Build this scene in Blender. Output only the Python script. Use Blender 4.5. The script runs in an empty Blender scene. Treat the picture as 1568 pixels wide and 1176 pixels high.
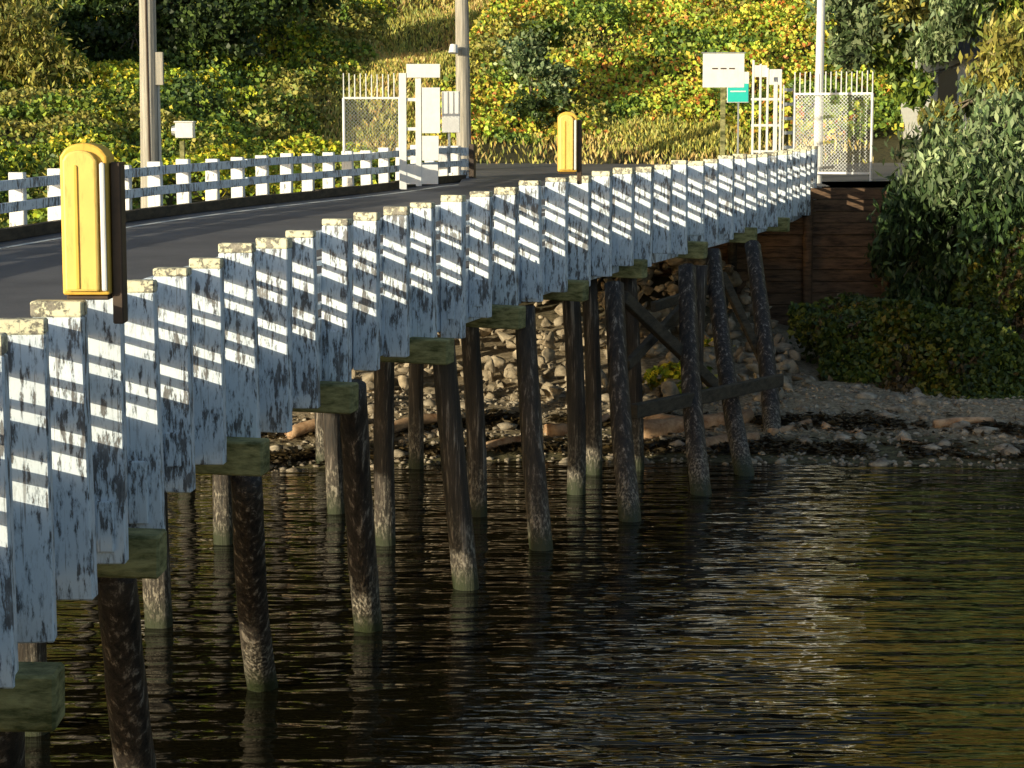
import bpy, math, random, bmesh
import numpy as np
from mathutils import Vector
random.seed(7); rng=np.random.default_rng(7)
S=bpy.context.scene
F=3200.0; ZC=6.7; PITCH=math.atan(388/3200)
UP=Vector((0,math.sin(PITCH),math.cos(PITCH))); FW=Vector((0,math.cos(PITCH),-math.sin(PITCH))); RT=Vector((1,0,0))
CAM=Vector((0,0,ZC))
def ray(x,y): return RT*((x-784)/F)+UP*((588-y)/F)+FW
def P(x,y,D):
    d=ray(x,y); return CAM+d*(D/d.y)
def W(x,y,z):
    d=ray(x,y); return CAM+d*((z-ZC)/d.z)
# ---------------------------------------------------------------- materials
def newmat(name):
    m=bpy.data.materials.new(name); m.use_nodes=True
    nt=m.node_tree; b=nt.nodes['Principled BSDF']; return m,nt,b
def N(nt,t,**k):
    n=nt.nodes.new(t)
    for a,v in k.items(): setattr(n,a,v)
    return n
def coords(nt,scale=(1,1,1)):
    tc=N(nt,'ShaderNodeTexCoord'); mp=N(nt,'ShaderNodeMapping'); mp.inputs['Scale'].default_value=scale
    nt.links.new(tc.outputs['Object'],mp.inputs['Vector']); return mp.outputs['Vector']
def noise(nt,vec,sc,det=5,rough=.6):
    n=N(nt,'ShaderNodeTexNoise'); n.inputs['Scale'].default_value=sc; n.inputs['Detail'].default_value=det; n.inputs['Roughness'].default_value=rough
    nt.links.new(vec,n.inputs['Vector']); return n.outputs['Fac']
def ramp(nt,fac,stops):
    r=N(nt,'ShaderNodeValToRGB'); e=r.color_ramp.elements
    e[0].position=stops[0][0]; e[0].color=(*stops[0][1],1)
    e[1].position=stops[-1][0]; e[1].color=(*stops[-1][1],1)
    for p,c in stops[1:-1]:
        q=e.new(p); q.color=(*c,1)
    nt.links.new(fac,r.inputs['Fac']); return r.outputs['Color']
def mth(nt,op,a,b=None,c=None):
    n=N(nt,'ShaderNodeMath',operation=op)
    for i,v in enumerate((a,b,c)):
        if v is None: continue
        if isinstance(v,(int,float)): n.inputs[i].default_value=v
        else: nt.links.new(v,n.inputs[i])
    return n.outputs[0]
def maprange(nt,v,a,b,c=0,d=1):
    n=N(nt,'ShaderNodeMapRange'); nt.links.new(v,n.inputs['Value']); n.inputs['From Min'].default_value=a; n.inputs['From Max'].default_value=b; n.inputs['To Min'].default_value=c; n.inputs['To Max'].default_value=d
    return n.outputs[0]
def mix(nt,fac,a,b,mode='MIX'):
    m=N(nt,'ShaderNodeMix',data_type='RGBA',blend_type=mode)
    for s,v in ((m.inputs[0],fac),(m.inputs[6],a),(m.inputs[7],b)):
        if isinstance(v,(int,float)): s.default_value=v
        elif isinstance(v,tuple): s.default_value=(*v,1)
        else: nt.links.new(v,s)
    return m.outputs[2]
def bump(nt,b,h,st,dist=.02):
    n=N(nt,'ShaderNodeBump'); n.inputs['Distance'].default_value=dist
    if isinstance(st,(int,float)): n.inputs['Strength'].default_value=st
    else: nt.links.new(st,n.inputs['Strength'])
    nt.links.new(h,n.inputs['Height']); nt.links.new(n.outputs['Normal'],b.inputs['Normal'])
def paintmat(name,white=(.78,.87,.97),under=(.1,.1,.105),amt=.47,sc=(10,10,2.2)):
    m,nt,b=newmat(name)
    v=coords(nt,sc); n1=noise(nt,v,1.5,10,.72)
    v2=coords(nt); n2=noise(nt,v2,2.2,3,.5)
    s=mth(nt,'MULTIPLY_ADD',n2,.35,n1)
    mask=ramp(nt,s,[(amt+.13,(0,0,0)),(amt+.143,(1,1,1))])
    halo=ramp(nt,s,[(amt+.14,(.6,.63,.67)),(amt+.2,(1,1,1))])
    n3=noise(nt,v,3,6,.7)
    wcol=ramp(nt,n3,[(.34,tuple(c*.66 for c in white)),(.5,white)])
    wcol=mix(nt,1.0,wcol,halo,'MULTIPLY')
    vc=coords(nt,(34,34,1.1)); n5=noise(nt,vc,1.2,4,.6)
    wcol=mix(nt,maprange(nt,n5,.63,.68,0,.7),wcol,tuple(c*2.4 for c in under))
    ucol=ramp(nt,n3,[(.32,under),(.66,tuple(min(1,c*3.6) for c in under))])
    col=mix(nt,mask,ucol,wcol)
    nt.links.new(col,b.inputs['Base Color']); b.inputs['Roughness'].default_value=.6
    bump(nt,b,mask,.6,.012)
    return m
def woodmat(name,c1,c2,sc=(9,9,.8),rough=.8,bs=.6):
    m,nt,b=newmat(name); v=coords(nt,sc); n=noise(nt,v,1.5,8,.7)
    col=ramp(nt,n,[(.35,c1),(.62,c2)])
    nt.links.new(col,b.inputs['Base Color']); b.inputs['Roughness'].default_value=rough
    bump(nt,b,n,bs,.04); return m
def plainmat(name,c,rough=.5,var=.15,metal=0,dirt=0):
    m,nt,b=newmat(name); v=coords(nt); n=noise(nt,v,6,5,.6)
    col=ramp(nt,n,[(.3,tuple(x*(1-var) for x in c)),(.7,tuple(min(1,x*(1+var)) for x in c))])
    if dirt:
        d=noise(nt,coords(nt,(14,14,3)),1.5,8,.75); col=mix(nt,maprange(nt,d,.54,.68,0,dirt),col,tuple(x*.3 for x in c))
    nt.links.new(col,b.inputs['Base Color']); b.inputs['Roughness'].default_value=rough; b.inputs['Metallic'].default_value=metal
    return m
M_paint=paintmat('weathered_white_paint')
M_paintfar=paintmat('weathered_white_paint_far',white=(.86,.87,.88),amt=.38)
M_cream=paintmat('sunlit_lichen_post_top',white=(.84,.79,.56),under=(.13,.12,.1),amt=.5,sc=(7,7,7))  # cream for bare, dirty post ends, with their sunlit band painted in
M_white=plainmat('white_metal',(.84,.84,.84),.45,.06,0,.2)
M_yellow=plainmat('yellow_plastic',(.9,.55,.09),.5,.08,0,.4)
M_yellowl=plainmat('pale_yellow_plastic',(.92,.66,.18),.45,.05,0,.35)
M_brown=plainmat('dark_brown_metal',(.07,.045,.03),.6,.3)
M_galv=plainmat('galvanised',(.45,.47,.48),.45,.1,.6)
M_olive=woodmat('mossy_timber',(.06,.07,.015),(.4,.38,.17),(2,2,7))
M_dark=woodmat('dark_timber',(.025,.02,.014),(.09,.07,.045),(2,2,6))
M_pole=woodmat('pole_wood',(.26,.24,.2),(.55,.51,.44),(12,12,.5),.85,.3)
M_planks=woodmat('bulkhead_planks',(.045,.026,.016),(.22,.13,.075),(1.2,1,7))
M_log=woodmat('driftwood',(.3,.15,.07),(.62,.42,.26),(3,3,3))
M_cyan=plainmat('teal_sign',(.03,.6,.52),.4,.05)
def pilemat():
    m,nt,b=newmat('creosote_pile'); v=coords(nt,(10,10,.6)); n=noise(nt,v,1.4,8,.72)
    col=ramp(nt,n,[(.4,(.012,.009,.008)),(.55,(.055,.04,.03)),(.64,(.36,.31,.26))])
    tc=N(nt,'ShaderNodeTexCoord'); sx=N(nt,'ShaderNodeSeparateXYZ'); nt.links.new(tc.outputs['Object'],sx.inputs[0])
    v3=coords(nt,(1,1,1)); n3=noise(nt,v3,4,6,.75)
    a=mth(nt,'MULTIPLY_ADD',n3,3.0,sx.outputs['Z'])
    n4=noise(nt,coords(nt,(1,1,.4)),28,4,.65); barn=ramp(nt,n4,[(.48,(.03,.026,.018)),(.62,(.58,.52,.42))])
    c=mix(nt,maprange(nt,a,2.6,1.9,0,.6),col,barn)
    c=mix(nt,maprange(nt,mth(nt,'MULTIPLY_ADD',n3,.6,sx.outputs['Z']),.68,.4),c,(.03,.04,.014))
    nt.links.new(c,b.inputs['Base Color']); b.inputs['Roughness'].default_value=.5; bump(nt,b,n,.9,.05)
    return m
M_pile=pilemat()
def leafmat():
    m,nt,b=newmat('foliage'); a=N(nt,'ShaderNodeAttribute',attribute_name='col')
    nt.links.new(a.outputs['Color'],b.inputs['Base Color']); b.inputs['Roughness'].default_value=.5; b.inputs['Specular IOR Level'].default_value=.35
    return m
M_leaf=leafmat()
# ---------------------------------------------------------------- mesh helper
class MB:
    def __init__(s): s.v=[]; s.f=[]; s.m=[]; s.mats=[]
    def mi(s,mat):
        if mat not in s.mats: s.mats.append(mat)
        return s.mats.index(mat)
    def box(s,c,ax,ay,hx,hy,z0,z1,mat,skew=(0,0)):
        c=Vector((c[0],c[1],0)); ax=Vector((ax[0],ax[1],0)).normalized(); ay=Vector((ay[0],ay[1],0)).normalized()
        i=len(s.v)
        for k,z in enumerate((z0,z1)):
            off=Vector((skew[0],skew[1],0))*k
            for a,b in ((-1,-1),(1,-1),(1,1),(-1,1)):
                p=c+ax*hx*a+ay*hy*b+off; s.v.append((p.x,p.y,z))
        for q in ((0,3,2,1),(4,5,6,7),(0,1,5,4),(1,2,6,5),(2,3,7,6),(3,0,4,7)):
            s.f.append([i+t for t in q]); s.m.append(s.mi(mat))
    def beam(s,a,b,w,h,mat,up=Vector((0,0,1))):
        a=Vector(a); b=Vector(b); d=(b-a).normalized(); r=d.cross(up).normalized(); u=r.cross(d)
        i=len(s.v)
        for p in (a,b):
            for x,y in ((-1,-1),(1,-1),(1,1),(-1,1)):
                q=p+r*x*w/2+u*y*h/2; s.v.append(tuple(q))
        for q in ((0,1,2,3),(7,6,5,4),(0,4,5,1),(1,5,6,2),(2,6,7,3),(3,7,4,0)):
            s.f.append([i+t for t in q]); s.m.append(s.mi(mat))
    def cyl(s,a,b,r0,r1,mat,n=12,rings=1,jit=0,bend=0):
        a=Vector(a); b=Vector(b); d=(b-a).normalized(); t=Vector((1,0,0)) if abs(d.x)<.9 else Vector((0,1,0))
        u=d.cross(t).normalized(); w=d.cross(u); i=len(s.v)
        bv=(u*random.uniform(-1,1)+w*random.uniform(-1,1))*bend
        pj=[random.uniform(-jit,jit) for _ in range(n)]
        for k in range(rings+1):
            tt=k/rings; c=a.lerp(b,tt)+bv*math.sin(math.pi*tt); r=r0+(r1-r0)*tt
            for j in range(n):
                an=2*math.pi*j/n; rr=r*(1+pj[j]+random.uniform(-jit,jit)*.6)
                s.v.append(tuple(c+u*math.cos(an)*rr+w*math.sin(an)*rr))
        mi=s.mi(mat)
        for k in range(rings):
            for j in range(n):
                j2=(j+1)%n
                s.f.append([i+k*n+j,i+k*n+j2,i+(k+1)*n+j2,i+(k+1)*n+j]); s.m.append(mi)
        s.f.append([i+j for j in range(n)][::-1]); s.m.append(mi)
        s.f.append([i+rings*n+j for j in range(n)]); s.m.append(mi)
    def done(s,name,parent=None,bevel=0,smooth=False):
        me=bpy.data.meshes.new(name); me.from_pydata(s.v,[],s.f)
        for m in s.mats: me.materials.append(m)
        me.polygons.foreach_set('material_index',s.m)
        if smooth: me.polygons.foreach_set('use_smooth',[True]*len(s.f))
        me.update(); o=bpy.data.objects.new(name,me); S.collection.objects.link(o)
        if parent: o.parent=parent
        if bevel:
            b=o.modifiers.new('bevel','BEVEL'); b.width=bevel; b.segments=1; b.limit_method='ANGLE'
        return o
def empty(name):
    e=bpy.data.objects.new(name,None); S.collection.objects.link(e); return e
_lat=rng.random((256,256))
def vn(x,y,s,o=0):
    x=np.asarray(x,float)/s+o*17.3+500; y=np.asarray(y,float)/s+o*31.7+500
    xi=np.floor(x).astype(int); yi=np.floor(y).astype(int); fx=x-xi; fy=y-yi
    fx=fx*fx*(3-2*fx); fy=fy*fy*(3-2*fy)
    g=lambda a,b:_lat[a%256,b%256]
    return (g(xi,yi)*(1-fx)+g(xi+1,yi)*fx)*(1-fy)+(g(xi,yi+1)*(1-fx)+g(xi+1,yi+1)*fx)*fy
def fbm(x,y,s,o=0): return (vn(x,y,s,o)+.5*vn(x,y,s/2.1,o+1)+.25*vn(x,y,s/4.3,o+2))/1.75
def sm(a,b,x): 
    t=np.clip((np.asarray(x,float)-a)/(b-a),0,1); return t*t*(3-2*t)
# ---------------------------------------------------------------- bridge curves
ctrl=[(15,500,1040,12.8),(65,478,960,14),(132,455,885,15.7),(200,432,830,17.5),(345,380,690,22),(490,342,605,25.5),(622,312,530,30),(740,290,480,33.5),(875,268,440,37),(978,255,410,40.5),(1065,245,375,45),(1150,235,348,52),(1245,222,320,62)]
Y=[c[3] for c in ctrl]; X=[P(c[0],400,c[3]).x for c in ctrl]; ZT=[P(c[0],c[1],c[3]).z for c in ctrl]; ZB=[P(c[0],c[2],c[3]).z for c in ctrl]
Ya=[-2,3,8]+Y
cx=np.polyfit(Ya,[X[0]]*3+X,5); ct=np.polyfit(Ya,[ZT[0]]*3+ZT,5); cb=np.polyfit(Ya,[ZB[0]]*3+ZB,5)
nx=lambda y: float(np.polyval(cx,y)); ztop=lambda y: float(np.polyval(ct,min(y,62))); zbot=lambda y: float(np.polyval(cb,min(y,62)))
RAILH=1.2
zdeck=lambda y: ztop(y)-RAILH
def resample(fn,y0,y1,step):
    ys=np.linspace(y0,y1,3000); pts=np.array([[fn(a),a] for a in ys]); d=np.r_[0,np.cumsum(np.hypot(*np.diff(pts,axis=0).T))]
    n=int(d[-1]//step); q=np.arange(n+1)*step
    return [Vector((float(np.interp(t,d,pts[:,0])),float(np.interp(t,d,pts[:,1])),0)) for t in q]
near=resample(nx,-1,62,1.36)
fc=[(-13.8,-1),(-13.6,10),(-12.7,22),(-11.2,31),(-9.1,38),(-6.7,48),(-4.6,57),(-1.6,68)]
cf=np.polyfit([a[1] for a in fc],[a[0] for a in fc],4); fx=lambda y: float(np.polyval(cf,y))
far=resample(fx,-1,68,1.55)
def frames(pts):
    out=[]
    for i,p in enumerate(pts):
        a=pts[max(0,i-1)]; b=pts[min(len(pts)-1,i+1)]; t=(b-a).normalized(); out.append((p,t,Vector((t.y,-t.x,0))))
    return out
NF=frames(near); FF=frames(far)
bridge=empty('trestle_bridge')
mb=MB(); HW=.18
for p,t,n in NF:
    zt=ztop(p.y)+random.uniform(-.04,.03); zb=zbot(p.y)+random.uniform(-.12,.06); tk=.085+random.uniform(-.012,.012)
    a=random.uniform(-.07,.07); t2=Vector((t.x+a*n.x,t.y+a*n.y,0)); n2=Vector((t2.y,-t2.x,0))
    sk=(random.uniform(-.035,.035),0); hw=HW+random.uniform(-.022,.014)
    ch=random.uniform(.07,.13)
    mb.box(p,n2,t2,hw,tk,zb,zt-ch,M_paint,sk)
    mb.box(p+Vector((sk[0],0,0)),n2,t2,hw+.001,tk+.001,zt-ch+.002,zt,M_cream)
    if random.random()<.4:
        mb.box(p-t2*(tk+.02)+Vector((sk[0]*.5,0,0)),n2,t2,hw*random.uniform(.35,.8),.018,zb+random.uniform(.0,.3),zb+random.uniform(.5,.95),M_paint)
mb.done('near_posts',bridge,.012)
mb=MB()
def rail(fr,off,top,h,w,mat,zf,step=1,jj=.015):
    for i in range(0,len(fr)-1,step):
        j=min(i+step,len(fr)-1)
        a,ta,na=fr[i]; b,tb,nb=fr[j]
        pa=a+na*off; pb=b+nb*off
        jz=random.uniform(-jj,jj)
        pa=Vector((pa.x,pa.y,zf(a.y)-top-h/2+jz)); pb=Vector((pb.x,pb.y,zf(b.y)-top-h/2+jz))
        d=(pb-pa).normalized()*.002
        mb.beam(pa+d,pb-d,w,h,mat)
rail(NF,-HW-.055,.14,.22,.09,M_paint,ztop,3)
rail(NF,-HW-.055,.49,.05,.08,M_paint,ztop,4,.03)  # thin unseen mid rail, added to break up the sun slashes on posts
rail(NF,-HW-.055,.66,.22,.09,M_paint,ztop,3)
rail(NF,-HW-.055,1.0,.07,.09,M_paint,ztop,3,.03)
rail(NF,-HW-.05,1.205,.84,.085,M_paint,ztop,3)
mb.done('near_rails',bridge,.008)
fr=empty('guard_railing')
mb=MB()
for p,t,n in FF:
    z=zdeck(p.y)
    mb.box(p,n,t,.15,.075,z-.3,z+1.17+random.uniform(-.03,.03),M_paintfar,(random.uniform(-.03,.03),0))
mb.done('posts',fr,.012)
mb=MB()
zt2=lambda y: zdeck(y)+1.15
rail(FF,.15+.05,.06,.18,.09,M_paint,zt2,3)
rail(FF,.15+.05,.48,.18,.09,M_paint,zt2,3)
rail(FF,.15+.08,.93,.215,.2,M_dark,zt2,2)
rail(FF,-.15-.05,.1,.1,.08,M_paint,zt2,3)
e=FF[-1]; p=e[0]+e[1]*.35
for k in range(3): mb.box(p,e[2],e[1],.35,.1,zdeck(68)+.1+.36*k,zdeck(68)+.36+.36*k,M_paint)
mb.box(p+e[2]*.45,e[2],e[1],.08,.14,zdeck(68)-.1,zdeck(68)+1.2,M_brown)
mb.done('rails',fr,.008)
def asphalt():
    m,nt,b=newmat('asphalt'); v=coords(nt); n=noise(nt,v,40,4,.7); n2=noise(nt,v,.6,4,.6)
    c=mix(nt,.5,ramp(nt,n,[(.3,(.07,.07,.085)),(.7,(.2,.2,.22))]),ramp(nt,n2,[(.35,(.08,.08,.095)),(.65,(.19,.185,.195))]))
    nt.links.new(c,b.inputs['Base Color']); b.inputs['Roughness'].default_value=.6; bump(nt,b,n,.5,.012); return m
M_asph=asphalt()
mb=MB(); ns=60
NS=resample(nx,-1,62,63.5/ns)[:ns+1]; L=len(NS)
fy=np.linspace(-1,68,L)
rows=[]
for i in range(L):
    p=NS[i]; q=Vector((fx(fy[i]),float(fy[i]),0)); rows.append((p,q))
def strip(u0,u1,dz0,mat,thick=None,i0=0,i1=None,obj=None):
    mbb=obj
    for i in range(i0,(i1 or L-1)):
        vs=[]
        for (p,q) in (rows[i],rows[i+1]):
            for u in (u0,u1):
                a=p.lerp(q,u); vs.append((a.x,a.y,zdeck(p.y)*(1-u)+zdeck(q.y)*u+dz0))
        k=len(mbb.v); mbb.v+= [vs[0],vs[1],vs[3],vs[2]]; mbb.f.append([k,k+1,k+2,k+3][::-1]); mbb.m.append(mbb.mi(mat))
        if thick:
            k=len(mbb.v); mbb.v+=[(a,b,c-thick) for a,b,c in (vs[0],vs[1],vs[3],vs[2])]; mbb.f.append([k,k+1,k+2,k+3]); mbb.m.append(mbb.mi(M_dark))
strip(.023,.985,0,M_asph,.3,obj=mb)
mb.done('road_deck',bridge)
M_line=paintmat('road_paint',white=(.85,.85,.8),under=(.08,.08,.08),amt=.42,sc=(3,3,3))
mb=MB(); strip(.055,.07,.006,M_line,obj=mb); strip(.30,.315,.006,M_line,obj=mb); strip(.9,.915,.006,M_line,obj=mb)
mb.done('road_markings',bridge)
mb=MB()
for u in (.12,.25,.38,.5,.62,.75,.88,.97):
    for i in range(0,L-1,2):
        j=min(i+2,L-1)
        a=rows[i][0].lerp(rows[i][1],u); b=rows[j][0].lerp(rows[j][1],u)
        za=zdeck(rows[i][0].y)*(1-u)+zdeck(rows[i][1].y)*u-.3-.16; zb_=zdeck(rows[j][0].y)*(1-u)+zdeck(rows[j][1].y)*u-.3-.16
        mb.beam((a.x,a.y,za),(b.x,b.y,zb_),.2,.3,M_dark)
mb.done('stringers',bridge)
mb=MB(); pm=MB()
bents=[8.3,12.7,17.1,21.8,25.8,29.9,33.6,37.2,40.9,45,49.5,54]
def fr_at(y):
    p=Vector((nx(y),y,0)); q=Vector((nx(y+.2),y+.2,0)); t=(q-p).normalized(); return p,t,Vector((t.y,-t.x,0))
for y in bents:
    p,t,n=fr_at(y); zt=zbot(y)+.12
    a=p+n*(HW+.17+random.uniform(-.06,.1)); b=p-n*9.0
    mb.beam((a.x,a.y,zt-.19),(b.x,b.y,zt+.0),.36,.36,M_olive)
    c=p-n*.55; mb.beam((c.x-t.x*.5,c.y-t.y*.5,zt+.05),(c.x+t.x*.5,c.y+t.y*.5,zt+.05),.28,.22,M_dark)
mb.done('pile_caps',bridge,.02)
outer=[((-5,1100),(10,1560),12.8),((178,890),(232,1297),17.3),((378,745),(410,1050),22.2),((540,600),(568,962),26.2),((678,530),(716,900),30.2),((803,480),(832,842),33.9),((940,445),(970,797),37.5),((1052,420),(1080,757),41.2),((1092,398),(1146,726),45.2),((1152,385),(1180,690),47.5)]
for (tx,ty),(bx,by),D in outer:
    a=P(tx,ty-10,D); b=W(bx,by,0); d=(b-a).normalized()
    pm.cyl(a,b+d*1.6,.17,.2,M_pile,18,18,.06,.12)
inner=[(250,958,.19),(340,832,.17),(592,834,.17),(520,785,.16),(728,790,.17),(878,757,.17),(908,726,.16),(975,718,.16),(500,712,.15),(60,1120,.19),(640,716,.15),(1068,712,.15)]
for bx,by,r in inner:
    b=W(bx,by,0); y=b.y
    top=Vector((b.x-random.uniform(-.05,.25),b.y+random.uniform(-.2,.3),zbot(y)-.1))
    pm.cyl(top,b+Vector((0,0,-1.6)),r*.95,r*1.05,M_pile,14,12,.06,.1)
for y in bents[4:9]:
    p,t,n=fr_at(y)
    for k in (7.6,):
        c=p-n*k; pm.cyl((c.x,c.y,zbot(y)-.1),(c.x+random.uniform(-.2,.2),c.y,-1.5),.15,.17,M_pile,12,6,.05,.04)
pm.done('piles',bridge,smooth=True)
mb=MB()
mb.beam(P(955,455,38),P(1095,590,41.5),.14,.24,M_dark); mb.beam(P(1045,470,41.5),P(960,560,38.5),.12,.2,M_dark)
mb.beam(P(970,630,37),P(1195,582,44),.16,.26,M_dark); mb.beam(P(1105,420,45),P(1190,600,46),.12,.2,M_dark)
mb.beam(P(1000,470,41),P(1095,440,45),.12,.2,M_dark)
mb.done('cross_braces',bridge,.015)
# ---------------------------------------------------------------- terrain
def shore(x): return 41.3+ .9*np.sin(np.asarray(x)*.22+1)+.9*(fbm(x,0*np.asarray(x),4,3)-.5)
def terr(x,y):
    x=np.asarray(x,float); y=np.asarray(y,float); s=y-shore(x)
    c=np.interp(s,[-60,-8,0,4,7,14,19.4,20.9,30,40],[-5,-1.2,0,.62,.8,1.9,2.6,4.85,5.0,5.4])
    c2=np.interp(s,[-60,-8,0,4,8,14,19.6,20.6,30,40],[-5,-1.2,0,.6,.9,1.0,1.05,4.85,5.0,5.4])
    wc=sm(5,8,x); c=c*(1-wc)+c2*wc
    r=np.interp(s,[-60,-8,0,5,8,18,23,30,40],[-5,-1.2,0,.6,1.5,4.0,5.0,5.2,5.4])
    l=np.interp(s,[-60,-8,0,4,9,14,20,30,40],[-5,-1.2,0,.5,2.0,3.4,4.8,5.2,5.6])
    wr=sm(11.7,13.4,x); wl=sm(-9,-12,x)
    z=c*(1-wr)*(1-wl)+r*wr*(1-wl)+l*wl
    hs=np.maximum(0,y-80-2*(fbm(x,y,12,5)-.5))
    hill=np.interp(hs,[0,3,22,28,62,200],[0,.9,7.2,13,66,95])  # hidden upper slope steepened to keep sky out of the water reflection
    lefth=sm(-6,-16,x)*sm(58,80,y)*1.8
    z=z+hill+lefth+ (fbm(x,y,7,9)-.5)*sm(82,92,y)*2.2+(fbm(x,y,2.5,11)-.5)*.35*sm(.5,4,s)*sm(0.5,2,np.abs(y-70)+ (np.abs(x-4)>9)*3)
    return z
def G(px,py):
    for D in np.arange(39,64,.05):
        p=P(px,py,D)
        if float(terr(p.x,p.y))>=p.z: return Vector((p.x,p.y,float(terr(p.x,p.y))))
    return P(px,py,50)
def axis(lo,hi,flo,fhi,fine,grow):
    a=list(np.arange(flo,fhi,fine)); st=fine
    while a[-1]<hi: st*=grow; a.append(a[-1]+st)
    st=fine; b=[flo]
    while b[-1]>lo: st*=grow; b.append(b[-1]-st)
    return np.array(b[::-1][:-1]+a)
gx=axis(-600,600,-32,36,.4,1.25); gy=axis(-600,900,38,112,.4,1.25)
GX,GY=np.meshgrid(gx,gy); GZ=terr(GX,GY)
nxg,nyg=len(gx),len(gy); vs=np.stack([GX,GY,GZ],-1).reshape(-1,3)
ii,jj=np.meshgrid(np.arange(nxg-1),np.arange(nyg-1)); k=(jj*nxg+ii).ravel()
fs=np.stack([k,k+1,k+1+nxg,k+nxg],-1)
def bigmesh(name,vs,fs,mats,cols=None,mi=None,smooth=False):
    me=bpy.data.meshes.new(name); nf,w=fs.shape
    me.vertices.add(len(vs)); me.vertices.foreach_set('co',vs.astype(np.float32).ravel())
    me.loops.add(nf*w); me.loops.foreach_set('vertex_index',fs.astype(np.int32).ravel())
    me.polygons.add(nf); me.polygons.foreach_set('loop_start',np.arange(nf,dtype=np.int32)*w)
    for m in mats: me.materials.append(m)
    if mi is not None: me.polygons.foreach_set('material_index',mi.astype(np.int32))
    if smooth: me.polygons.foreach_set('use_smooth',np.ones(nf,bool))
    if cols is not None:
        at=me.color_attributes.new('col','FLOAT_COLOR','POINT'); at.data.foreach_set('color',np.c_[cols,np.ones(len(cols))].astype(np.float32).ravel())
    me.update(calc_edges=True); me.validate()
    o=bpy.data.objects.new(name,me); S.collection.objects.link(o); return o
def groundmat():
    m,nt,b=newmat('ground'); v=coords(nt)
    n=noise(nt,v,9,8,.75); n2=noise(nt,v,.7,4,.6)
    peb=ramp(nt,n,[(.33,(.1,.075,.045)),(.5,(.42,.33,.21)),(.68,(.72,.6,.43))])
    soil=ramp(nt,n,[(.35,(.02,.024,.008)),(.6,(.09,.08,.03))])
    tc=N(nt,'ShaderNodeTexCoord'); sx=N(nt,'ShaderNodeSeparateXYZ'); nt.links.new(tc.outputs['Object'],sx.inputs[0])
    zz=mth(nt,'MULTIPLY_ADD',n2,.5,sx.outputs['Z'])
    weed=ramp(nt,n,[(.4,(.02,.022,.006)),(.6,(.14,.13,.03))])
    c=mix(nt,maprange(nt,zz,.6,.42,0,.8),peb,weed); c=mix(nt,maprange(nt,sx.outputs['Z'],1.3,2.2),c,soil)
    scr=ramp(nt,noise(nt,v,.5,8,.75),[(.38,(.03,.04,.01)),(.5,(.26,.2,.04)),(.62,(.55,.37,.09))])
    c=mix(nt,maprange(nt,sx.outputs['Z'],11,15),c,scr)
    nt.links.new(c,b.inputs['Base Color']); b.inputs['Roughness'].default_value=.9; bump(nt,b,n,1,.1); return m
bigmesh('ground',vs,fs,[groundmat()],smooth=True)
mb=MB(); ys=np.linspace(61.9,81,14); xs=np.linspace(-7,16,20)
for a in range(len(ys)-1):
    for b_ in range(len(xs)-1):
        q=[]
        for yy,xx in ((ys[a],xs[b_]),(ys[a],xs[b_+1]),(ys[a+1],xs[b_+1]),(ys[a+1],xs[b_])):
            if yy<68.05 and xx<-1.6: xx=max(xx,-1.6)
            if yy<66: xx=min(xx,9.4)
            q.append((xx,yy,zdeck(62)-.01+max(0,yy-62)*.022+.0))
        k=len(mb.v); mb.v+=q; mb.f.append([k,k+1,k+2,k+3]); mb.m.append(mb.mi(M_asph))
mb.done('road')
mb=MB()
for k in range(14):
    z0=.3+k*.34
    mb.box((4.75+random.uniform(-.1,.1),61.0+random.uniform(-.03,.03),0),(1,0),(0,1),7.0,.08,z0,z0+.325,M_planks)
for xx in (-1,1.5,4,6.4,8.6,10.9): mb.cyl((xx,60.75,-.5),(xx,60.75,4.75),.15,.14,M_planks if xx>8 else M_dark,10)
mb.box((11.9,63.0,0),(1,0),(0,1),.06,1.9,.3,4.9,M_planks)
mb.done('timber_bulkhead',bevel=.01)
# ---------------------------------------------------------------- water
def watermat():
    m,nt,b=newmat('water'); b.inputs['Base Color'].default_value=(.008,.007,.003,1); b.inputs['Roughness'].default_value=.015; b.inputs['IOR'].default_value=1.34
    v1=coords(nt,(.7,2.3,1)); n1=noise(nt,v1,1.0,2,.5)
    v2=coords(nt,(.22,.5,1)); n2=noise(nt,v2,1.0,2,.5)
    v3=coords(nt,(2.2,6,1)); n3=noise(nt,v3,1.2,1,.5)
    c=mth(nt,'MULTIPLY_ADD',n2,.8,n1); c=mth(nt,'MULTIPLY_ADD',n3,.14,c)
    tc=N(nt,'ShaderNodeTexCoord'); mp=N(nt,'ShaderNodeMapping'); mp.inputs['Location'].default_value=(-2.6*.5,-22.3*.26,0); mp.inputs['Scale'].default_value=(.5,.26,0)
    nt.links.new(tc.outputs['Object'],mp.inputs['Vector']); ln=N(nt,'ShaderNodeVectorMath',operation='LENGTH'); nt.links.new(mp.outputs[0],ln.inputs[0])
    n4=noise(nt,coords(nt,(.45,.45,1)),1.0,3,.65)
    dd=mth(nt,'MULTIPLY_ADD',n4,-1.2,ln.outputs['Value'])
    bump(nt,b,c,maprange(nt,dd,.5,-.3,.36,1.0),.21); return m
bpy.ops.mesh.primitive_plane_add(size=1,location=(0,0,0)); wo=bpy.context.object; wo.name='water'; wo.scale=(1400,1400,1); bpy.ops.object.transform_apply(scale=True); wo.data.materials.append(watermat())
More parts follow.
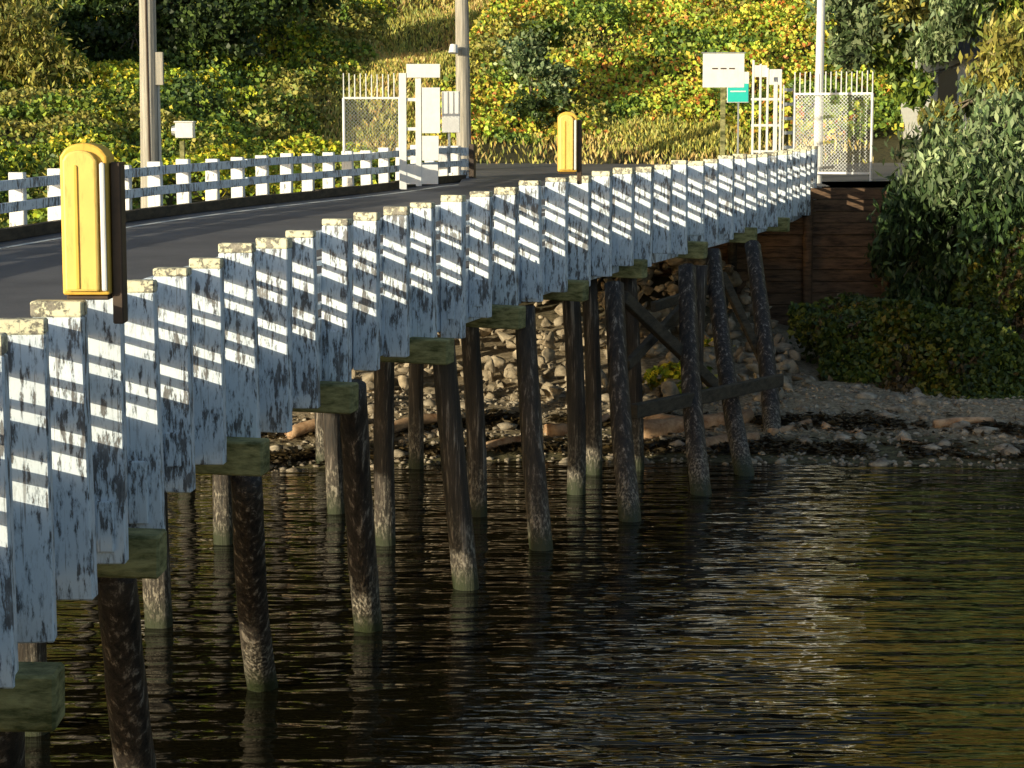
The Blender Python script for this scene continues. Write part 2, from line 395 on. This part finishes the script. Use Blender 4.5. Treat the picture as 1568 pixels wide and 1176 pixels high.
# ---------------------------------------------------------------- foliage
def leafquads(C,size,cols,elong=1.6,droop=0,vert=False,flat=False):
    n=len(C); size=np.broadcast_to(size,(n,))
    u=rng.normal(size=(n,3)); 
    if vert: u=np.c_[rng.normal(size=(n,2))*.35,np.ones(n)]
    if droop: u[:,2]-=droop
    w=rng.normal(size=(n,3))
    if flat: u[:,2]*=.15; w[:,2]*=.15
    u/=np.linalg.norm(u,axis=1)[:,None]
    w-= (w*u).sum(1)[:,None]*u; w/=np.linalg.norm(w,axis=1)[:,None]
    l=(size*elong/2)[:,None]; h=(size/2)[:,None]
    nn=np.cross(u,w)*h*.3
    V=np.stack([C-u*l,C+w*h+nn,C+u*l,C-w*h+nn],1).reshape(-1,3)
    Fq=np.arange(4*n).reshape(n,4); return V,Fq,np.repeat(np.clip(cols,0,.85),4,0)
PAL={'dark':[(.04,.07,.018),(.06,.1,.025),(.09,.14,.03),(.05,.085,.03)],
 'deep':[(.03,.06,.018),(.05,.09,.025),(.08,.13,.04),(.04,.07,.03)],  # darker greens for the willow's lower lobes, shade put into leaf colour
 'mid':[(.11,.18,.03),(.17,.25,.035),(.24,.3,.04),(.08,.14,.03)],
 'yel':[(.7,.62,.05),(.54,.58,.04),(.32,.44,.04),(.78,.6,.07),(.16,.24,.02)],
 'bram':[(.58,.6,.07),(.38,.54,.06),(.7,.6,.08),(.6,.42,.06),(.2,.3,.03),(.74,.6,.1),(.5,.58,.07),(.32,.48,.06),(.55,.2,.05)],
 'olive':[(.36,.35,.08),(.47,.42,.09),(.22,.26,.06),(.28,.24,.06)],
 'grey':[(.22,.29,.14),(.33,.4,.2),(.15,.22,.09),(.1,.16,.06)],
 'tan':[(.75,.54,.2),(.62,.5,.16),(.8,.6,.24),(.66,.42,.14),(.44,.48,.1)]}
def pick(p,n): a=np.array(PAL[p]); return a[rng.integers(0,len(a),n)]*rng.uniform(.75,1.25,(n,1))
def lobes(L,size,dens=1.0,droop=0,elong=1.7):
    Cs=[];cs=[]
    for c,r,pal in L:
        r=np.array(r if hasattr(r,'__len__') else (r,r,r*.85)); nc=int(26*dens*max(1,r.mean()**1.3))
        for _ in range(nc):
            d=rng.normal(size=3); d/=np.linalg.norm(d); q=np.array(c)+d*r*rng.uniform(.35,1.12); n=int(rng.integers(25,70))
            sg=.17*r.mean()*rng.uniform(.5,1.35)
            pts=q+rng.normal(size=(n,3))*sg*np.array([1,1,.6 if not droop else 1.3])
            Cs.append(pts); cs.append(pick(pal,n)*rng.uniform(.45,1.35))
    return np.concatenate(Cs),np.concatenate(cs)
M_bark=woodmat('bark',(.06,.05,.035),(.28,.23,.17),(6,6,1.5))
def tree(name,base,trunk_top,r,L,size,dens=1,droop=0,elong=1.7):
    C,c=lobes(L,size,dens,droop,elong); V,Fq,cc=leafquads(C,rng.uniform(.7,1.3,len(C))*size,c,elong,droop)
    t=MB(); base=Vector(base); tt=Vector(trunk_top)
    mid=base.lerp(tt,.5)+Vector((random.uniform(-.3,.3),random.uniform(-.3,.3),0))
    t.cyl(base-Vector((0,0,.5)),mid,r,r*.7,M_bark,9,3,.06); t.cyl(mid,tt,r*.7,r*.3,M_bark,9,3,.06)
    for lc,lr,_ in L:
        lc=Vector(lc); s0=base.lerp(tt,random.uniform(.35,.85)); m=s0.lerp(lc,.5)+Vector((0,0,.3))
        t.cyl(s0,m,r*.35,r*.22,M_bark,7,2,.05); t.cyl(m,lc,r*.22,r*.06,M_bark,6,2,.05)
        for _ in range(4):
            d=Vector((random.uniform(-1,1),random.uniform(-1,1),random.uniform(-.6,.9)))*(lr if not hasattr(lr,'__len__') else lr[0])
            t.cyl(m.lerp(lc,random.random()),lc+d*.8,r*.1,r*.03,M_bark,5,1)
    tv=np.array(t.v); tq=[f for f in t.f if len(f)==4]
    nv=len(V); allV=np.r_[V,tv]; allF=np.r_[Fq,np.array(tq)+nv]; mi=np.r_[np.zeros(len(Fq)),np.ones(len(tq))]
    return bigmesh(name,allV,allF,[M_leaf,M_bark],np.r_[cc,np.zeros((len(tv),3))+.1],mi)
T=lambda x,y,D: tuple(P(x,y,D))
def mound(x,y): return np.maximum(0,fbm(x,y,5,21)-.28)*3.2+np.maximum(0,fbm(x,y,1.8,25)-.35)*1.5
def gmask(x,y): return np.exp(-((x+5.0+(y-88)*-.12)/3.0)**2)*1.2+np.exp(-(((x-6)/3.8)**2+((y-82.5)/2.4)**2))*1.15+np.exp(-(((x+15)/3.0)**2+((y-96)/3)**2))*.8+np.exp(-(((x-7)/2)**2+((y-96)/3)**2))*.5
n=250000
x=rng.uniform(-28,32,n); y=rng.uniform(73,103,n)
g=sm(.2,1.0,gmask(x,y)+.7*(fbm(x,y,2,77)-.5)); onroad=(y<82.5)&(x>-8)&(x<18)
keep=~onroad&(rng.random(n)>g*.93)&~((x>14)&(y<83)); x=x[keep]; y=y[keep]; g=g[keep]; m=mound(x,y)*(1-g); z=terr(x,y)+m-rng.exponential(.2,len(x))*(.35+m)
t=fbm(x,y,6,31)+.2*(rng.random(len(x))-.5)
pa=pick('bram',len(x)); pb=pick('yel',len(x)); pc=pick('mid',len(x)); pd=pick('dark',len(x)); po=pick('olive',len(x))
col=np.where(((x>-3)&(t>.38))[:,None],pa,np.where((t>.47)[:,None],pb,np.where((t>.36)[:,None],pc,po)))
col=np.where(((x<-11)&(t<.42))[:,None],pd*1.5,col)
gg=fbm(x,y,3.2,49)>.6; col[gg]=pc[gg]*1.3
col*= (.65+.8*fbm(x,y,1.1,41))[:,None]
V,Fq,cc=leafquads(np.c_[x,y,z],rng.uniform(.08,.22,len(x)),col,1.3)
bigmesh('hillside_brambles',V,Fq,[M_leaf],cc)
n=140000; x=rng.uniform(-24,14,n); y=rng.uniform(79,104,n)
k=rng.random(n)<np.clip(gmask(x,y),0,1)+.03; x=x[k];y=y[k]; z=terr(x,y)+.2*rng.random(len(x))+.2*fbm(x,y,1.5,4)
col=pick('tan',len(x))*(.55+.8*fbm(x,y,1.6,44))[:,None]
mixg=fbm(x,y,2.2,47)+.3*rng.random(len(x))>.62; col[mixg]=pick('olive',mixg.sum())*1.3
V,Fq,cc=leafquads(np.c_[x,y,z],rng.uniform(.05,.09,len(x)),col,4,vert=True)
bigmesh('dry_grass',V,Fq,[M_leaf],cc)
n=110000; x=rng.uniform(-28,0,n); y=rng.uniform(49,80,n)
k=(x<np.polyval(cf,np.minimum(y,68))-1.6)&(x< -3)&(x>-.27*y-4); x=x[k];y=y[k]
m=np.maximum(0,fbm(x,y,4,51)-.3)*3.0*sm(47,54,y)*np.clip((np.polyval(cf,np.minimum(y,68))-x)/6,.35,1)
z=terr(x,y)+m-rng.exponential(.2,len(x))*(.4+m)
t=fbm(x,y,5,53)+.15*(rng.random(len(x))-.5); col=np.where((t>.56)[:,None],pick('yel',len(x)),np.where((t>.44)[:,None],pick('mid',len(x)),pick('olive',len(x))))*(.6+.8*fbm(x,y,1,56))[:,None]
V,Fq,cc=leafquads(np.c_[x,y,z],rng.uniform(.07,.19,len(x)),col,1.4); bigmesh('roadside_shrubs',V,Fq,[M_leaf],cc)
n=210000; x=rng.uniform(6.3,21,n); y=rng.uniform(45,66,n)
k=~((x<12.0)&(y>54))&~((y>64)&(x<16)); x=x[k];y=y[k]
ed=46.0+1.6*(fbm(x,0*x,3,61)-.5)+ 2.6*sm(10.5,6.5,x); k=(y>ed)&(x>6.6+1.4*fbm(y,0*y,1.5,71)); x=x[k];y=y[k]
m=(.35+np.maximum(0,fbm(x,y,3.0,63)-.25)*3.6)*sm(0,2.4,y-(46.0+2.6*sm(10.5,6.5,x)))*np.where(x<12.2,.7,1)
z=terr(x,y)+m-rng.exponential(.3,len(x))*(.3+m*.6)
col=pick('mid',len(x))*(.2+.45*fbm(x,y,1,66))[:,None]  # greens darkened, putting the bridge's shade into the leaf colour
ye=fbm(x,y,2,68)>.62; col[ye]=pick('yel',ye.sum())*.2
br=fbm(x,y,.8,73)+.2*rng.random(len(x))>.8; col[br]=np.array((.09,.06,.025))*rng.uniform(.5,1.5,(br.sum(),1))
V,Fq,cc=leafquads(np.c_[x,y,z],rng.uniform(.06,.15,len(x)),col,1.6,.4); bigmesh('shore_bushes',V,Fq,[M_leaf],cc)
C,c=lobes([(T(1035,585,48),.65,'yel'),(T(1085,550,52),.55,'yel')],.1); V,Fq,cc=leafquads(C,.12,c); bigmesh('green_bush',V,Fq,[M_leaf],cc)
tree('willow_tree',(15.2,60.5,terr(15.2,60.5)),T(1560,-40,60),.32,
 [(T(1440,265,58),(1.3,1.7,1.2),'grey'),(T(1540,225,57),1.6,'grey'),(T(1515,310,56.5),(1.8,1.6,1.4),'deep'),(T(1490,270,56),(1.2,1.2,.8),'grey'),(T(1390,330,58),(.9,1.2,.8),'deep'),(T(1568,80,58),1.3,'olive'),(T(1560,400,56),1.4,'deep'),(T(1470,400,58),1.3,'deep'),(T(1390,405,59.5),1.0,'deep'),(T(1540,-40,60),1.6,'mid'),(T(1640,200,60),2.2,'mid'),(T(1650,350,58),2.2,'deep'),(T(1470,10,60),1.1,'grey'),(T(1500,150,61),.55,'grey'),(T(1440,185,61),.5,'olive'),(T(1430,70,61),.6,'grey'),(T(1520,450,57),1.1,'deep'),(T(1410,455,58),.8,'deep')],.105,1.4,1.6,3.0)
tree('alder_tree',(19.5,80,terr(19.5,80)),T(1500,-90,80),.25,
 [(T(1315,15,75),1.4,'grey'),(T(1385,-20,75),1.8,'olive'),(T(1300,75,76),.9,'grey'),(T(1365,75,76),1.1,'mid'),(T(1450,-10,76),1.6,'olive'),(T(1395,130,76),.7,'mid')],.15,1.0,.8,2.2)
tree('dark_oak_tree',(-15.5,90,terr(-15.5,90)),T(240,-60,90),.35,
 [(T(140,65,88),(1.9,2,1.8),'dark'),(T(240,10,89),2.4,'dark'),(T(325,50,88),1.7,'dark'),(T(190,115,87),1.3,'dark'),(T(280,110,88),1.2,'dark'),(T(390,-10,90),1.9,'dark'),(T(110,-10,89),1.8,'mid'),(T(450,-30,92),1.8,'dark')],.19,1.15,0,1.5)
tree('broom_bush',T(815,205,86),T(815,120,86),.12,
 [(T(800,90,85),(1.1,1.2,1.2),'grey'),(T(850,130,85),(.8,.9,1.2),'grey'),(T(815,170,84.5),(1.2,1.0,.8),'dark'),(T(835,55,86),(.8,1,.7),'mid')],.13,1.1,0,1.8)
tree('golden_shrub',T(30,160,84),T(40,30,84),.12,[(T(20,60,83),(2.2,2,2.4),'olive'),(T(70,110,83),(1.5,1.6,1.3),'olive'),(T(-60,60,83),(2.2,2,2.4),'olive')],.1,1.1,-1.2,3.5)
L=[]
for i in range(64):
    xx=rng.uniform(-80,75); yy=rng.uniform(112,150); zz=float(terr(xx,yy)); L.append(((xx,yy,zz+3),(4.5,4.5,5),('dark' if rng.random()<.7 else 'mid') if xx>14 else ('olive' if rng.random()<.6 else 'dark')))
C,c=lobes(L,1,.4); V,Fq,cc=leafquads(C,rng.uniform(.8,1.5,len(C)),c,1.4); bigmesh('reflection_forest',V,Fq,[M_leaf],cc)  # unseen ridge trees added to fill the water reflection
# ---------------------------------------------------------------- rocks, pebbles, logs
def ico(sub):
    bm=bmesh.new(); bmesh.ops.create_icosphere(bm,subdivisions=sub,radius=1); v=np.array([q.co[:] for q in bm.verts]); f=np.array([[a.index for a in q.verts] for q in bm.faces]); bm.free(); return v,f
def scatter(name,pts,sizes,sub,mat,squash=.65,cut=.5,nc=7):
    v,f=ico(sub); Vs=[];Fs=[];o=0
    for p,s in zip(pts,sizes):
        d=rng.normal(size=(nc,3)); d/=np.linalg.norm(d,axis=1)[:,None]
        q=v.copy()
        for a in d:
            h=q@a; q=q-np.maximum(0,h-cut)[:,None]*a
        q=q*rng.uniform(.65,1.4,3)*np.array([1,1,squash])*s; an=rng.uniform(0,6.28); c_,s_=math.cos(an),math.sin(an)
        q=q@np.array([[c_,s_,0],[-s_,c_,0],[0,0,1]]); Vs.append(q+p); Fs.append(f+o); o+=len(v)
    return bigmesh(name,np.concatenate(Vs),np.concatenate(Fs),[mat])
def rockmat(name,a,b_):
    m,nt,bb=newmat(name); v=coords(nt); n=noise(nt,v,3,8,.7); n2=noise(nt,v,1.6,3,.6)
    c=mix(nt,maprange(nt,n2,.35,.65),ramp(nt,n,[(.35,a),(.65,b_)]),ramp(nt,n,[(.35,tuple(x*.4 for x in a)),(.65,tuple(x*.6 for x in b_))]))
    nt.links.new(c,bb.inputs['Base Color']); bb.inputs['Roughness'].default_value=.9; bump(nt,bb,n,.7,.06); return m
M_rock=rockmat('riprap',(.28,.22,.15),(.62,.52,.38)); M_peb=rockmat('pebbles',(.18,.14,.1),(.66,.57,.44))
n=1250; x=rng.uniform(-9,7.0,n); y=rng.uniform(46.8,60,n); sz=rng.uniform(.08,.36,n); pts=np.c_[x,y,terr(x,y)+rng.uniform(-.05,.3,n)+.5*sm(50,60,y)]
scatter('riprap_rocks',pts,sz,2,M_rock,.85,.36,10)
n=7000; x=rng.uniform(-10,24,n); y=shore(x)+rng.uniform(-.3,6.2,n); pts=np.c_[x,y,terr(x,y)+.01]
scatter('beach_pebbles',pts,rng.uniform(.025,.085,n)*(1+2.2*(rng.random(n)<.03)),1,M_peb,.6,.6,3)
n=26000; x=rng.uniform(-10,24,n); off=np.where(rng.random(n)<.55,.9,2.7)+rng.normal(size=n)*.25+.8*(fbm(x,0*x,2,88)-.5)
y=shore(x)+off; kk=fbm(x,y,.9,91)>.42; x=x[kk];y=y[kk]
V,Fq,cc=leafquads(np.c_[x,y,terr(x,y)+rng.uniform(.01,.08,len(x))],rng.uniform(.04,.12,len(x)),np.array([(.04,.028,.012)])*rng.uniform(.5,2,(len(x),1)),2.5,flat=True); bigmesh('seaweed',V,Fq,[M_leaf],cc)
mb=MB()
def log(a,b,r0,r1):
    A=G(*a); B=G(*b); mb.cyl(A+Vector((0,0,r0*.6)),B+Vector((0,0,r1*.6)),r0,r1,M_log,14,10,.1,.12)
log((975,672),(1150,645),.24,.16); log((1060,692),(1160,674),.15,.1); log((960,640),(1080,655),.16,.11)
log((440,672),(560,650),.15,.1); log((590,668),(700,645),.14,.1); log((840,668),(930,645),.17,.1); log((1260,655),(1320,664),.09,.06); log((1430,655),(1520,646),.1,.06); log((1380,676),(1460,684),.07,.05); log((740,690),(830,676),.1,.08); log((1180,668),(1240,650),.1,.07)
mb.done('driftwood_logs',smooth=True)
# ---------------------------------------------------------------- light fixtures on railing
def fixture(x0,x1,y0,y1,D,name='dock_light_housing'):
    e=empty(name); a=P(x0,y1,D); b=P(x1,y0,D); w=b.x-a.x; h=b.z-a.z; cx_=(a.x+b.x)/2
    def slab(nm,hw,z0,z1,yf,yb,mat,rnd,off=0):
        me=bpy.data.meshes.new(nm); bm=bmesh.new(); prof=[(-hw,z0),(hw,z0)]
        for k in range(13):
            an=math.pi*k/12; prof.append((hw*.93*math.cos(an)+hw*(.07 if k==0 else -.07 if k==12 else 0),z1-rnd+rnd*math.sin(an)))
        f_=[bm.verts.new((cx_+off+p[0],yf,p[1])) for p in prof]; b_=[bm.verts.new((cx_+off+p[0],yb,p[1])) for p in prof]
        bm.faces.new(f_); bm.faces.new(b_[::-1])
        for i in range(len(prof)): j=(i+1)%len(prof); bm.faces.new((f_[i],b_[i],b_[j],f_[j]))
        bmesh.ops.recalc_face_normals(bm,faces=bm.faces); bm.to_mesh(me); bm.free(); me.materials.append(mat)
        o=bpy.data.objects.new(nm,me); S.collection.objects.link(o); o.parent=e
        bv=o.modifiers.new('b','BEVEL'); bv.width=.018; bv.segments=2; bv.limit_method='ANGLE'; bv.angle_limit=math.radians(40)
    slab('housing',w*.5,a.z,b.z,D,D+.3,M_yellow,w*.28)
    slab('front_cover',w*.36,a.z+.03,b.z-.05,D-.05,D-.002,M_yellowl,w*.22,-w*.06)
    slab('rib',w*.04,a.z+.05,b.z-.16,D-.062,D-.052,M_yellow,w*.04,-w*.14)
    slab('white_stripe',w*.06,a.z+.03,b.z-.14,D-.03,D-.003,M_white,w*.05,w*.4)  # narrow white strip to the right of the front cover
    m=MB(); m.box((cx_+w*.5+.045,D+.16,0),(1,0),(0,1),.04,.09,a.z-.22,b.z-.14,M_brown); m.box((cx_,D+.15,0),(1,0),(0,1),w*.45,.1,a.z-.04,a.z-.002,M_brown); m.done('mounting_post',e,.01)
fixture(96,163,219,452,15.4)
fixture(854,884,171,263,36.6)
# ---------------------------------------------------------------- poles
def zgr(p): return float(terr(p[0],p[1]))
def pole(name,xt,yt,xb,D,r,mat,extra=None):
    a=P(xb,300,D); top=P(xt,yt,D); zb_=zgr(a)-.3; m=MB()
    m.cyl((a.x,a.y,zb_),(top.x,top.y,top.z+4),r*1.08,r*.85,mat,14,8,.02)
    if extra: extra(m,a,top)
    m.done(name,smooth=False)
def ex1(m,a,t): 
    m.cyl((a.x+.3,a.y+.05,zgr(a)),(a.x+.27,a.y+.05,P(0,85,a.y).z),.05,.05,M_galv,8)
    m.cyl((a.x+.1,a.y-.2,zgr(a)),(a.x+.06,a.y-.19,t.z+3),.03,.03,M_brown,6)
    m.box((a.x+.32,a.y-.02,0),(1,0),(0,1),.1,.08,P(0,130,a.y).z,P(0,80,a.y).z,M_pole)
pole('utility_pole',228,0,227,50,.215,M_pole,ex1)
def ex2(m,a,t):
    z=P(0,77,a.y).z; m.cyl((a.x-.1,a.y-.2,z),(a.x-.34,a.y-.45,z+.08),.03,.03,M_galv,6); m.cyl((a.x-.34,a.y-.5,z+.17),(a.x-.36,a.y-.55,z-.12),.13,.17,M_white,12,2)
pole('utility_pole',705,0,711,74,.25,M_pole,ex2)
pole('lamp_post',1258,0,1251,64,.13,M_white)
m=MB(); a=P(279,210,53); g=zgr(a); m.box((a.x,a.y,0),(1,0),(0,1),.06,.06,g-.2,a.z-.1,M_olive)
m.box((a.x+.08,a.y,0),(1,0),(0,1),.22,.2,a.z-.02,a.z+.36,M_white); m.box((a.x+.08,a.y,0),(1,0),(0,1),.25,.23,a.z+.363,a.z+.40,M_white); m.cyl((a.x-.26,a.y,a.z+.16),(a.x-.14,a.y,a.z+.16),.11,.15,M_galv,12)
m.done('utility_box',bevel=.01)
# ---------------------------------------------------------------- signs, fences, gates
def panel(m,x0,y0,x1,y1,D,mat,th=.05,dy=0):
    a=P(x0,y1,D); b=P(x1,y0,D); m.box(((a.x+b.x)/2,D+dy,0),(1,0),(0,1),(b.x-a.x)/2,th/2,a.z,b.z,mat)
def chain(m,x0,y0,x1,y1,D,ypick,D1=None):
    D1=D1 or D; a=P(x0,y1,D); b=P(x1,y0,D1); za=a.z; zb_=b.z; zp=P(x0,ypick,D).z
    A=Vector((a.x,a.y,0)); B=Vector((b.x,b.y,0)); d=(B-A); Ln=d.length; d.normalize()
    for q in (A,B): m.cyl((q.x,q.y,za-.2),(q.x,q.y,zb_),.045,.045,M_white,8)
    for z in (za+.03,zb_): m.beam((A.x,A.y,z),(B.x,B.y,z),.06,.06,M_white)
    k=int(Ln/.16)
    for i in range(k+1):
        q=A+d*(Ln*i/k); m.cyl((q.x,q.y,zb_-.05),(q.x,q.y,zp+random.uniform(-.03,.03)),.022,.018,M_white,5)
    H=zb_-za; st=.11
    for s_ in (1,-1):
        c=-H
        while c<Ln:
            s0=max(0,c); s1=min(Ln,c+H)
            if s_==1: z0=za+(s0-c); z1=za+(s1-c)
            else: z0=zb_-(s0-c); z1=zb_-(s1-c)
            p=A+d*s0; q=A+d*s1; m.beam((p.x,p.y+.01*s_,z0),(q.x,q.y+.01*s_,z1),.008,.008,M_galv)
            c+=st
m=MB(); chain(m,527,150,612,236,64,113); m.done('chain_link_fence')
m=MB(); chain(m,1215,143,1336,266,64,110,63); m.done('chain_link_fence')
m=MB(); D=59
for x0,x1,y0,y1 in ((612,622,112,290),(637,645,120,285)): panel(m,x0,y0,x1,y1,D,M_white,.16)
for x0,x1,y0,y1 in ((622.5,674,98,119),(646,674,134,204),(646,672,208,246),(623,671,252,282)): panel(m,x0,y0,x1,y1,D,M_white,.05,-.03)
for yy in (150,195,240,270): panel(m,622.5,yy,636.5,yy+5,D,M_white,.06)
m.done('white_gate',bevel=.008)
m=MB(); panel(m,677,140,704,203,66,M_white,.3); panel(m,686,203.5,690,265,66,M_galv,.08); m.done('white_sign',bevel=.01)
m=MB(); panel(m,1076,82,1140,134,52,M_white,.06); panel(m,1102,134.5,1111,285,52,M_olive,.14,.0); 
for xx in (1090,1103,1116): panel(m,xx,104,xx+9,106,52,M_brown,.01,-.04)
panel(m,1074,80,1142,81.6,52,M_galv,.09); m.done('white_sign',bevel=.006)
m=MB(); panel(m,1113,110,1147,157,56,M_white,.04); panel(m,1114,128,1146,156,56,M_cyan,.01,-.03); panel(m,1118,139,1142,141,56,M_white,.01,-.04); panel(m,1128,157.5,1132,265,56,M_galv,.06); m.done('teal_sign',bevel=.004)
m=MB(); D=59
for i,(x0,y0) in enumerate(((1150,92),(1161,98),(1172,104),(1183,118),(1192,106))): panel(m,x0,y0,x0+(5.5 if i!=3 else 8),262,D+i*.5,M_white,.12)
panel(m,1155,100,1175,118,D+1,M_white,.05); panel(m,1178,106,1196,130,D+2.5,M_white,.05)
for yy in (150,190,230): panel(m,1150,yy,1196,yy+4,D+2.7,M_white,.05)
m.done('white_gate',bevel=.008)
m=MB()
for k in range(5): panel(m,1199,135+k*22,1214,140+k*22,61,M_galv,.04)
panel(m,1197.5,130,1201,250,61,M_white,.08); panel(m,1213,130,1216,250,61,M_white,.08); m.done('metal_gate')
h=empty('white_house'); m=MB(); M_sid=plainmat('white_siding',(.6,.6,.58),.6,.1); M_roof=plainmat('dark_shingles',(.07,.065,.06),.9,.3); M_glass=plainmat('window_glass',(.03,.04,.05),.1,.1)
HD=78; a=P(1425,175,HD); z0=5.0; zt=P(1500,88,HD).z
for k in range(22):
    zz=z0+(zt-z0)*k/22; m.box((a.x+3.2,HD+3,0),(1,0),(0,1),3.2,3+(k%2)*.01,zz,zz+(zt-z0)/22-.002,M_sid)
m.done('walls',h)
m=MB()
m.beam((a.x-.5,HD+1.1,zt+.75),(a.x+6.9,HD+1.1,zt+.75),4.2,.12,M_roof,Vector((0,-.38,.92))); m.beam((a.x-.5,HD+4.9,zt+.75),(a.x+6.9,HD+4.9,zt+.75),4.2,.12,M_roof,Vector((0,.38,.92))); m.done('roof',h)
m=MB()
for k in (.6,1.9,3.3): m.box((a.x+k,HD-.04,0),(1,0),(0,1),.35,.03,zt-1.6,zt-.4,M_glass)
m.done('windows',h)
# ---------------------------------------------------------------- light
w=bpy.data.worlds.new('World'); S.world=w; w.use_nodes=True; nt=w.node_tree; bg=nt.nodes['Background']
sky=nt.nodes.new('ShaderNodeTexSky'); sky.sky_type='NISHITA'; sky.sun_disc=False
el=math.radians(10.5); sd=Vector((-.72,-.69,0)).normalized()*math.cos(el)+Vector((0,0,math.sin(el)))
sky.sun_elevation=el; sky.sun_rotation=math.atan2(sd.x,sd.y)%(2*math.pi)
nt.links.new(sky.outputs[0],bg.inputs[0]); bg.inputs[1].default_value=.15
l=bpy.data.lights.new('sun','SUN'); l.energy=5; l.angle=math.radians(.5); l.color=(1,.89,.63)
so=bpy.data.objects.new('sun',l); S.collection.objects.link(so); so.rotation_euler=(-sd).to_track_quat('-Z','Y').to_euler()
c=bpy.data.cameras.new('camera'); c.lens=36*F/1568; c.sensor_width=36; c.clip_end=3000; c.clip_start=.1
co=bpy.data.objects.new('camera',c); S.collection.objects.link(co); co.location=CAM; co.rotation_euler=(math.pi/2-PITCH,0,0); S.camera=co
S.view_settings.view_transform='Standard'; S.view_settings.look='None'; S.view_settings.exposure=0
